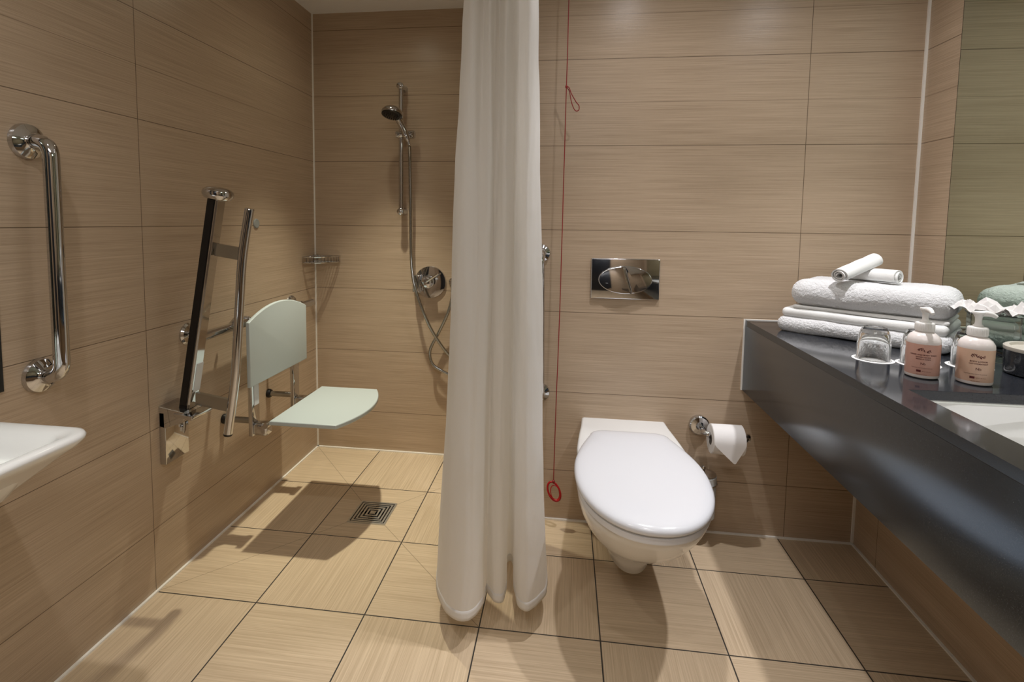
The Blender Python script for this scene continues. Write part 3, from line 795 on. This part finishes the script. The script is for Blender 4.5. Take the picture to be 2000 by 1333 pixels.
# toilet brush
tb = thing('toilet_brush', 'toilet brush in a white frosted cup with chrome wall ring, behind the toilet', 'toilet brush', (1.378, 0.49, 0.09))
bx, by = 1.381, 0.495
obj('cup', lathe([(0.040, 0), (0.044, 0.004), (0.046, 0.15), (0.046, 0.152), (0.0435, 0.152), (0.0415, 0.008), (0.002, 0.006)], (bx, by, 0.10), seg=40, cap1=False), M_frost, tb)
obj('wall_ring', tube([(bx + 0.047 * math.cos(2 * math.pi * i / 40), by + 0.047 * math.sin(2 * math.pi * i / 40), 0.225) for i in range(40)], 0.003, seg=8, closed=True), M_chrome, tb)
obj('bracket', tube([(bx, by + 0.045, 0.225), (bx, YT, 0.225)], 0.006), M_chrome, tb)
obj('lid', lathe([(0.044, 0), (0.0445, 0.004), (0.030, 0.010), (0.010, 0.013)], (bx, by, 0.2525), seg=36), M_chrome, tb)
obj('handle', lathe([(0.006, 0.0), (0.006, 0.010), (0.009, 0.012), (0.009, 0.020), (0.002, 0.023)], (bx, by, 0.262)), M_chrome, tb)

# ------------------------------------------------------------------ vanity counter
CX, CZ, CB = 1.5205, 0.795, 0.541
vc = thing('vanity_counter', 'long black granite vanity counter with a deep front apron along the right wall', 'vanity counter', (CX, -0.9, CB))
HX0, HX1, HY0, HY1 = 1.594, 1.965, -0.795, -0.200
bm = new_bm()
xs = [CX, HX0, HX1, XU]; ys = [YK, HY0, HY1, YT]
V = {}
for i, x in enumerate(xs):
    for j, y in enumerate(ys):
        for k, z in enumerate((CZ - 0.020, CZ)): V[i, j, k] = bm.verts.new((x, y, z))
for i in range(3):
    for j in range(3):
        if (i, j) == (1, 1): continue
        bm.faces.new((V[i, j, 1], V[i + 1, j, 1], V[i + 1, j + 1, 1], V[i, j + 1, 1]))
        bm.faces.new((V[i, j, 0], V[i, j + 1, 0], V[i + 1, j + 1, 0], V[i + 1, j, 0]))
def wallq(a, b): bm.faces.new((V[a + (0,)], V[b + (0,)], V[b + (1,)], V[a + (1,)]))
for j in range(3): wallq((0, j), (0, j + 1)); wallq((3, j), (3, j + 1))
for i in range(3): wallq((i, 0), (i + 1, 0)); wallq((i, 3), (i + 1, 3))
for a, b in (((1, 1), (2, 1)), ((2, 1), (2, 2)), ((2, 2), (1, 2)), ((1, 2), (1, 1))): wallq(a, b)
bmesh.ops.recalc_face_normals(bm, faces=bm.faces)
for f in bm.faces:
    if f.calc_center_median().x < CX + 0.0005: f.material_index = 1
wt = obj('worktop', bm, [M_granite, M_honed], vc, smooth=False)
md = wt.modifiers.new('bevel', 'BEVEL'); md.width = 0.0008; md.segments = 2; md.limit_method = 'ANGLE'
obj('apron', box((CX, YK, CB), (CX + 0.028, YT, CZ - 0.0200), 0.0006), M_honed, vc)
strip(8, (CX - 0.005, YT - 0.004, CB), (CX + 0.001, YT, CZ + 0.003))
strip(9, (CX, YT - 0.004, CZ), (XU, YT, CZ + 0.003))

# undermounted basin
def inset_basin():
    t = thing('washbasin', 'white rectangular washbasin sunk into the black granite counter', 'washbasin', ((HX0 + HX1) / 2, (HY0 + HY1) / 2, 0.65))
    def rr_(e, z, r=0.045, n=6, grow=0.010):
        x0, x1, y0, y1 = HX0 - grow + e, HX1 + grow - e, HY0 - grow + e, HY1 + grow - e
        out = []
        for (cx_, cy_, a0) in ((x1 - r, y1 - r, 0), (x0 + r, y1 - r, 90), (x0 + r, y0 + r, 180), (x1 - r, y0 + r, 270)):
            for k in range(n + 1):
                a = math.radians(a0 + 90 * k / n); out.append((cx_ + r * math.cos(a), cy_ + r * math.sin(a), z))
        return out
    Z = CZ - 0.0205
    rings = [rr_(0.02, 0.655 - 0.012), rr_(0.0, 0.68), rr_(-0.012, Z - 0.012, 0.02), rr_(-0.012, Z, 0.02), rr_(0.006, Z, 0.02), rr_(0.010, Z - 0.006, 0.022), rr_(0.018, 0.71, 0.04), rr_(0.028, 0.68, 0.05), rr_(0.055, 0.662, 0.06), rr_(0.10, 0.657, 0.06), rr_(0.17, 0.655, 0.01)]
    obj('bowl', loft(rings), M_ceramic, t, auto=50)
    obj('waste', lathe([(0.024, 0), (0.024, 0.003), (0.018, 0.004), (0.004, 0.003)], ((HX0 + HX1) / 2, (HY0 + HY1) / 2, 0.656)), M_chrome, t)
inset_basin()

# mirror on the right wall
mr_ = thing('wall_mirror', 'large frameless mirror over the black counter on the right wall', 'mirror', (XU, -0.9, 0.80))
obj('backing', box((XU - 0.0035, YK + 0.3, 0.800), (XU, 0.408, 2.05)), M_dark, mr_, smooth=False)
obj('glass', box((XU - 0.0065, YK + 0.303, 0.802), (XU - 0.0035, 0.4015, 2.048)), M_mirror, mr_, smooth=False)
ml = thing('wall_mirror', 'dark-edged mirror over the small washbasin at the left edge of the photo', 'mirror', (XL, -0.6, 0.75))
obj('backing', box((XL, -0.98, 0.750), (XL + 0.005, -0.392, 1.75)), M_dark, ml, smooth=False)
obj('glass', box((XL + 0.004, -0.968, 0.762), (XL + 0.007, -0.404, 1.738)), M_mirror, ml, smooth=False)

# ------------------------------------------------------------------ small washbasin, left wall
def hand_basin():
    t = thing('hand_basin', 'small white ceramic hand basin projecting from the left wall', 'washbasin', (XL, -0.75, 0.5))
    X1, Y1, Y0, Z = -0.012, -0.472, -1.03, 0.722
    def sec(x1, y1, y0, z, r, n=6, x0=XL, dz=0.0):
        out = [(x0, y1, z + dz)]; out = []
        out.append((x0, y0, z + dz)); 
        for (cx_, cy_, a0) in ((x1 - r, y0 + r, -90), (x1 - r, y1 - r, 0)):
            for k in range(n + 1):
                a = math.radians(a0 + 90 * k / n); out.append((cx_ + r * math.cos(a), cy_ + r * math.sin(a), z))
        out.append((x0, y1, z + dz))
        return out
    R = [sec(-0.20, -0.64, -0.86, 0.545, 0.03), sec(-0.15, -0.60, -0.90, 0.585, 0.04), sec(-0.085, -0.545, -0.955, 0.640, 0.04), sec(-0.035, -0.495, -1.005, 0.690, 0.035),
         sec(X1 - 0.009, Y1 - 0.008, Y0 + 0.008, Z - 0.022, 0.042), sec(X1 - 0.001, Y1 - 0.001, Y0 + 0.001, Z - 0.012, 0.044), sec(X1, Y1, Y0, Z - 0.007, 0.044), sec(X1 - 0.003, Y1 - 0.003, Y0 + 0.003, Z - 0.002, 0.042), sec(X1 - 0.009, Y1 - 0.009, Y0 + 0.009, Z, 0.038), sec(X1 - 0.020, Y1 - 0.018, Y0 + 0.018, Z - 0.0005, 0.032)]
    R += [sec(X1 - 0.030, Y1 - 0.040, Y0 + 0.040, Z - 0.004, 0.03, x0=XL + 0.085), sec(X1 - 0.034, Y1 - 0.055, Y0 + 0.055, Z - 0.030, 0.05, x0=XL + 0.10), sec(X1 - 0.06, Y1 - 0.085, Y0 + 0.085, Z - 0.085, 0.06, x0=XL + 0.115), sec(X1 - 0.10, Y1 - 0.14, Y0 + 0.14, Z - 0.105, 0.06, x0=XL + 0.13)]
    obj('bowl', loft(R), M_ceramic, t, auto=60)
    bm = new_bm(); add_lathe(bm, [(0.022, 0), (0.022, 0.05), (0.018, 0.075), (0.018, 0.085), (0.004, 0.09)], (XL + 0.045, -0.75, Z - 0.001))
    obj('tap_body', bm, M_chrome, t)
    obj('spout', tube(catmull([(XL + 0.05, -0.75, Z + 0.05), (XL + 0.10, -0.75, Z + 0.07), (XL + 0.14, -0.75, Z + 0.055)], 6), 0.010), M_chrome, t)
hand_basin()

# ------------------------------------------------------------------ folded towels and washcloths
TC = Vector((1.795, 0.338, CZ)); TA = math.radians(-42)
def place(bm, loc, rz=0.0, M=None):
    m = Matrix.Translation(loc) @ Matrix.Rotation(rz, 4, 'Z')
    if M is not None: m = m @ M
    xform(bm, m)
def towel(name, label, z0, smooth_low, w=(0.425, 0.235), dx=0.0, dy=0.0, h1=0.058, h2=0.022, rot=0.0):
    t = thing(name, label, 'towel', (TC.x + dx, TC.y + dy, z0), 'folded bath towels')
    t.rotation_euler = (0, 0, TA + rot); zz = 0.0
    for kind in (('weave', 'terry') if smooth_low else ('terry', 'weave')):
        if kind == 'terry':
            bm = rounded_box((w[0], w[1], h1 * 1.04), h1 * 0.5, (200, 110, 36), 0.0016, 20, seed=z0 * 10 + 3)
            for v in bm.verts:
                p = v.co.copy(); n_ = Vector((p.x / w[0], p.y / w[1], p.z / h1)).normalized()
                v.co += Vector((0, 0, 0.0035)) * noise.noise(p * 9 + Vector((z0 * 40, 0, 0)))
                v.co += n_ * (0.0010 * noise.noise(p * 210) + 0.0010 * noise.noise(p * 420))
            bmesh.ops.translate(bm, verts=bm.verts, vec=(0, 0, zz + h1 / 2)); m = M_terry; zz += h1; nm = 'terry_fold'
        else:
            bm = rounded_box((w[0] - 0.02, w[1] - 0.022, h2 * 1.1), h2 * 0.5, (70, 40, 8), 0.0015, 14, seed=z0 * 10)
            bmesh.ops.translate(bm, verts=bm.verts, vec=(0, 0, zz + h2 / 2)); m = M_weave; zz += h2; nm = 'flat_fold'
        o = obj(nm, bm, m, loc=(0, 0, 0), auto=180); o.parent = t; o.location = (0, 0, 0)
    return t
towel('bath_towel', 'larger folded white bath towel, bottom one on the black counter', CZ + 0.0015, False, (0.43, 0.235), h1=0.046, h2=0.027)
towel('bath_towel', 'folded fluffy white bath towel on top of the other one', CZ + 0.0765, True, (0.40, 0.218), dx=0.012, dy=-0.004, h1=0.080, h2=0.010, rot=0.04)
def roll_cloth(label, a, b, r, seed):
    a, b = Vector(a), Vector(b); L = (b - a).length; N = 190; turns = 2.6; bm = new_bm(); rows = []
    for k in range(25):
        s = k / 24; ring = []
        for i in range(N):
            th = 2 * math.pi * turns * i / (N - 1)
            rr0 = r * (0.25 + 0.75 * i / (N - 1)) + 0.0010 * noise.noise(Vector((th * 0.6, s * 6, seed)))
            ring.append((s * L + 0.003 * math.sin(th * 0.5 + seed) * (1 if s > 0.5 else -1) * abs(s - 0.5) * 2, rr0 * math.cos(th), rr0 * math.sin(th) * 0.86))
        rows.append(ring)
    bm = loft(rows, False, False, closed=False)
    bmesh.ops.solidify(bm, geom=bm.faces, thickness=-r * 0.17)
    q = Vector((1, 0, 0)).rotation_difference((b - a).normalized()).to_matrix().to_4x4()
    xform(bm, Matrix.Translation(a) @ q)
    o = obj('washcloth', bm, M_weave, loc=a, auto=60)
    return tag(o, label, 'washcloth', 'rolled washcloths on the towels')
roll_cloth('rolled white washcloth lying flat on the towels, its spiral end facing the mirror', (1.762, 0.405, 0.984), (1.846, 0.282, 0.984), 0.0225, 3.0)
roll_cloth('rolled white washcloth leaning on top of the other rolled one', (1.684, 0.286, 0.985), (1.828, 0.374, 1.029), 0.0215, 9.0)

# ------------------------------------------------------------------ tumblers on coasters
def coaster(label, x, y):
    t = thing('paper_coaster', label, 'coaster', (x, y, CZ), 'round paper coasters on the counter')
    obj('disc', lathe([(0.045, 0), (0.0455, 0.0008), (0.044, 0.0014)], (x, y, CZ), seg=56), M_paper, t)
    bm = new_bm()
    for ra, rb in ((0.0375, 0.0390), (0.033, 0.0336)):
        add_lathe(bm, [(ra, 0), (ra, 0.0003), (rb, 0.0003), (rb, 0)], (x, y, CZ + 0.0014), seg=56, cap0=False, cap1=False)
    for i in range(30):
        a = 2 * math.pi * i / 30
        if i % 6 == 5: continue
        b2 = box((-0.0012, -0.0006, 0), (0.0012, 0.0006, 0.0003)); xform(b2, Matrix.Translation((x + 0.0285 * math.cos(a), y + 0.0285 * math.sin(a), CZ + 0.0014)) @ Matrix.Rotation(a, 4, 'Z'))
        me = bpy.data.meshes.new('tmp'); b2.to_mesh(me); b2.free(); bm.from_mesh(me); bpy.data.meshes.remove(me)
    s = obj('printed_rings', bm, M_grey, t, smooth=False); s['label'] = 'grey printed rings and lettering marks'
    return t
def tumbler(label, x, y, h=0.082, r=0.035):
    # upside down: mouth on the coaster, thick base up
    prof = [(r, 0), (r + 0.0008, 0.001), (r + 0.001, h * 0.45), (r - 0.0025, h * 0.80), (r - 0.008, h - 0.004), (r - 0.0105, h - 0.0005), (0.006, h - 0.0005), (0.001, h - 0.0015)]
    inner = [(0.001, h - 0.018), (r - 0.014, h - 0.018), (r - 0.0095, h - 0.024), (r - 0.0048, h * 0.5), (r - 0.0022, 0.002), (r - 0.0015, 0)]
    bm = lathe(prof + inner + [(r, 0)], (x, y, CZ + 0.0019), seg=56, cap0=False, cap1=False)
    bmesh.ops.remove_doubles(bm, verts=bm.verts, dist=0.00002)
    o = obj('tumbler', bm, M_glass, loc=(x, y, CZ)); return tag(o, label, 'glass', 'upturned glass tumblers on the counter')
TP = [(1.662, 0.052, 'clear tumbler upside down at the front of the bath towels', 'round white paper coaster under the tumbler standing clear of the bottles'),
      (1.748, 0.022, 'clear tumbler upside down directly behind the left pump bottle', 'round white paper coaster partly hidden behind the left pump bottle'),
      (1.862, 0.022, 'clear tumbler upside down between the right pump bottle and the acrylic tissue box', 'round white paper coaster in front of the acrylic tissue box')]
for x, y, lt, lc in TP:
    coaster(lc, x, y); tumbler(lt, x, y)

# ------------------------------------------------------------------ pump bottles
def arc_text(body, size, x, y, r, z, ang0, bold=0.0):
    """text wrapped round the bottle, centred on the direction ang0"""
    bm = text_bm(body, size, 0.0, 'CENTER', bold)
    for v in bm.verts:
        a = ang0 + v.co.x / r; hz = v.co.y
        v.co = Vector((x + (r + 0.0004) * math.cos(a), y + (r + 0.0004) * math.sin(a), z + hz))
    return bm
def merge(dst, src):
    me = bpy.data.meshes.new('tmp'); src.to_mesh(me); src.free(); dst.from_mesh(me); bpy.data.meshes.remove(me)
def bottle(label, x, y, mat, lines, face, nozzle):
    t = thing('pump_bottle', label, 'pump bottle', (x, y, CZ), 'lotion pump bottles by the basin')
    r = 0.0315; z0 = CZ + 0.0005
    obj('body', lathe([(r - 0.004, 0), (r - 0.001, 0.002), (r, 0.006), (r, 0.078), (r - 0.001, 0.086), (r - 0.005, 0.094), (r - 0.012, 0.100), (0.0165, 0.1015), (0.0150, 0.104)], (x, y, z0), seg=64), mat, t)
    bm = new_bm(); add_lathe(bm, [(0.0170, 0.1035), (0.0178, 0.1045), (0.0178, 0.120), (0.0165, 0.1220), (0.009, 0.1235), (0.0085, 0.1265)], (x, y, z0), seg=40)
    cap = obj('cap', bm, M_pump, t)
    ribs = new_bm()
    for i in range(36):
        a = 2 * math.pi * i / 36; add_tube(ribs, [(x + 0.0178 * math.cos(a), y + 0.0178 * math.sin(a), z0 + 0.1055), (x + 0.0178 * math.cos(a), y + 0.0178 * math.sin(a), z0 + 0.119)], 0.0004, seg=5)
    obj('ribs', ribs, M_pump, cap)
    nz = Vector((math.cos(nozzle), math.sin(nozzle), 0)); O = Vector((x, y, z0))
    bm = new_bm(); add_lathe(bm, [(0.0085, 0.1235), (0.0062, 0.129), (0.0055, 0.134), (0.0062, 0.143), (0.0095, 0.149), (0.0115, 0.152), (0.0110, 0.155), (0.003, 0.1565)], (x, y, z0), seg=28)
    add_tube(bm, [O + Vector((0, 0, 0.150)) - nz * 0.006, O + Vector((0, 0, 0.1525)) + nz * 0.012, O + Vector((0, 0, 0.1505)) + nz * 0.022, O + Vector((0, 0, 0.146)) + nz * 0.029], [0.0062, 0.0066, 0.0052, 0.0036], seg=14)
    obj('pump_head', bm, M_pump, t)
    pr = new_bm()
    for body, size, z, bold, shift in lines:
        merge(pr, arc_text(body, size, x, y, r, z0 + z, face + shift, bold))
    # branch emblem: a twig with leaves
    rnd = random.Random(int(x * 1000))
    def leaf(u, w, a, l, wd):
        b = new_bm(); vs = []
        for i in range(12):
            q = 2 * math.pi * i / 12; lx, ly = l * math.cos(q), wd * math.sin(q)
            vs.append(b.verts.new((u + lx * math.cos(a) - ly * math.sin(a), w + lx * math.sin(a) + ly * math.cos(a), 0)))
        b.faces.new(vs); return b
    def put(b):
        for v in b.verts:
            a = face + 0.05 + v.co.x / r; v.co = Vector((x + (r + 0.0004) * math.cos(a), y + (r + 0.0004) * math.sin(a), z0 + 0.0635 + v.co.y))
        merge(pr, b)
    for i in range(9):
        u = -0.0105 + 0.021 * i / 8; w = 0.0022 * math.sin(i * 0.75 + 0.4)
        put(leaf(u, w, 0.25 * math.cos(i * 0.75), 0.0016, 0.00028))
        for sgn in (-1, 1):
            if rnd.random() < 0.15: continue
            an = sgn * (0.6 + 0.8 * rnd.random()); l = 0.0014 + 0.0010 * rnd.random()
            put(leaf(u + l * math.cos(an), w + l * math.sin(an), an, l, 0.00075))
    p_ = obj('label_print', pr, M_print, t, smooth=False); p_['label'] = 'brown branch emblem and lettering on the label'
    bd = new_bm(); rows = []
    for k in range(2):
        rows.append([(x + (r + 0.0003) * math.cos(face - 0.30 + 0.26 * i / 6), y + (r + 0.0003) * math.sin(face - 0.30 + 0.26 * i / 6), z0 + 0.0150 + 0.0048 * k) for i in range(7)])
    bd = loft(rows, False, False, closed=False)
    obj('badge', bd, M_badge, t, smooth=False)
    return t
FA = math.atan2(-1.348 + 0.09, 0.882 - 1.685)
bottle('rose-tinted body wash pump bottle, left of the pair', 1.687, -0.088, M_bottleA,
       [('HAND AND BODY WASH', 0.0042, 0.0535, 0.0001, 0.05), ('SAVON LIQUIDE', 0.0036, 0.0485, 0.0001, 0.05), ('MAINS & CORPS', 0.0036, 0.0440, 0.0001, 0.05), ('Nb', 0.0072, 0.0340, 0.00005, 0.05),
        ('nourishing wash for hands and body', 0.0026, 0.0245, 0, 0), ('300 ml  10.1 fl.oz.', 0.0024, 0.0170, 0, 0.28), ('wash and go nature', 0.0024, 0.0100, 0, 0)], FA, math.radians(262))
bottle('peach-tinted body lotion pump bottle, right of the pair', 1.770, -0.122, M_bottleB,
       [('BODY LOTION', 0.0044, 0.0520, 0.0001, 0.12), ('LAIT HYDRATANT', 0.0038, 0.0470, 0.0001, 0.12), ('Nb', 0.0076, 0.0360, 0.00005, 0.12),
        ('nourishing lotion for hands and body', 0.0026, 0.0250, 0, 0), ('300 ml  10.1 fl.oz.', 0.0024, 0.0170, 0, 0.28), ('soft skin nature', 0.0024, 0.0100, 0, 0)], FA + 0.02, math.radians(-25))

# ------------------------------------------------------------------ acrylic tray with tissues, black bowl
def tissue_tray():
    c = Vector((1.965, 0.100, CZ)); hx, hy, z0, z1 = 0.0475, 0.035, 0.0008, 0.116; rz0 = math.radians(-28)
    t = thing('acrylic_tissue_box', 'clear acrylic box topped with crumpled tissues beside the mirror', 'tissue box', c)
    t.rotation_euler = (0, 0, rz0)
    def local(n, bm):
        o = obj(n, bm, M_acryl, loc=(0, 0, 0), smooth=False); o.parent = t; o.location = (0, 0, 0)
    w = 0.003; bm = new_bm(); x0, x1, y0, y1 = -hx, hx, -hy, hy
    add_box(bm, (x0, y0, z0), (x1, y0 + w, z1), 0.0006); add_box(bm, (x0, y1 - w, z0), (x1, y1, z1), 0.0006)
    add_box(bm, (x0, y0 + w + 0.0002, z0), (x0 + w, y1 - w - 0.0002, z1), 0.0006); add_box(bm, (x1 - w, y0 + w + 0.0002, z0), (x1, y1 - w - 0.0002, z1), 0.0006)
    local('walls', bm)
    local('top_plate', box((x0 - 0.004, y0 - 0.004, z1), (x1 + 0.004, y1 + 0.004, z1 + 0.003), 0.0008))
    z1 += CZ
    zt = z1 + 0.0035
    for n, (px, py, s, rz, hgt, lab) in enumerate(((1.925, 0.135, 0.040, 0.3, 0.026, 'crumpled white tissue at the mirror-side left end of the acrylic box'),
                                        (1.960, 0.112, 0.046, 1.2, 0.036, 'tallest crumpled white tissue in the middle of the acrylic box'),
                                        (1.995, 0.072, 0.042, 2.1, 0.026, 'crumpled white tissue at the right end of the acrylic box'))):
        bm = new_bm(); N = 7; rows = []
        for i in range(N + 1):
            row = []
            for j in range(N + 1):
                u, v = 2 * i / N - 1, 2 * j / N - 1; rr1 = math.hypot(u, v)
                hh = hgt * max(0, 1 - rr1 * 0.85) + 0.022 * abs(noise.noise(Vector((u * 2.3 + n * 5, v * 2.3, 0.3)))) + 0.010 * noise.noise(Vector((u * 5.5, v * 5.5 + n, 2)))
                row.append((px + s * (u * math.cos(rz) - v * math.sin(rz)) * (0.75 + 0.4 * noise.noise(Vector((u, v, n)))), py + s * (u * math.sin(rz) + v * math.cos(rz)) * (0.75 + 0.4 * noise.noise(Vector((v, u, n + 3)))), zt + max(0.0005, hh)))
            rows.append(row)
        bm = loft(rows, False, False, closed=False); bmesh.ops.solidify(bm, geom=bm.faces, thickness=0.0006)
        o = obj('tissue', bm, M_tissue, loc=(px, py, zt), smooth=False); tag(o, lab, 'tissue', 'crumpled tissues on the acrylic box')
tissue_tray()
def black_bowl():
    t = thing('stone_tray', 'low round black speckled stone tray with pale rim beside the acrylic box', 'tray', (2.0, 0.0, CZ))
    x, y = 1.966, -0.045
    obj('body', lathe([(0.060, 0), (0.066, 0.003), (0.068, 0.056)], (x, y, CZ + 0.0005), seg=64), M_granite, t)
    s = obj('rim', lathe([(0.068, 0.056), (0.0685, 0.058), (0.0685, 0.064), (0.066, 0.066), (0.058, 0.066), (0.056, 0.060), (0.004, 0.0585)], (x, y, CZ + 0.0005), seg=64), M_rim, t)
    s['label'] = 'pale rim'
black_bowl()
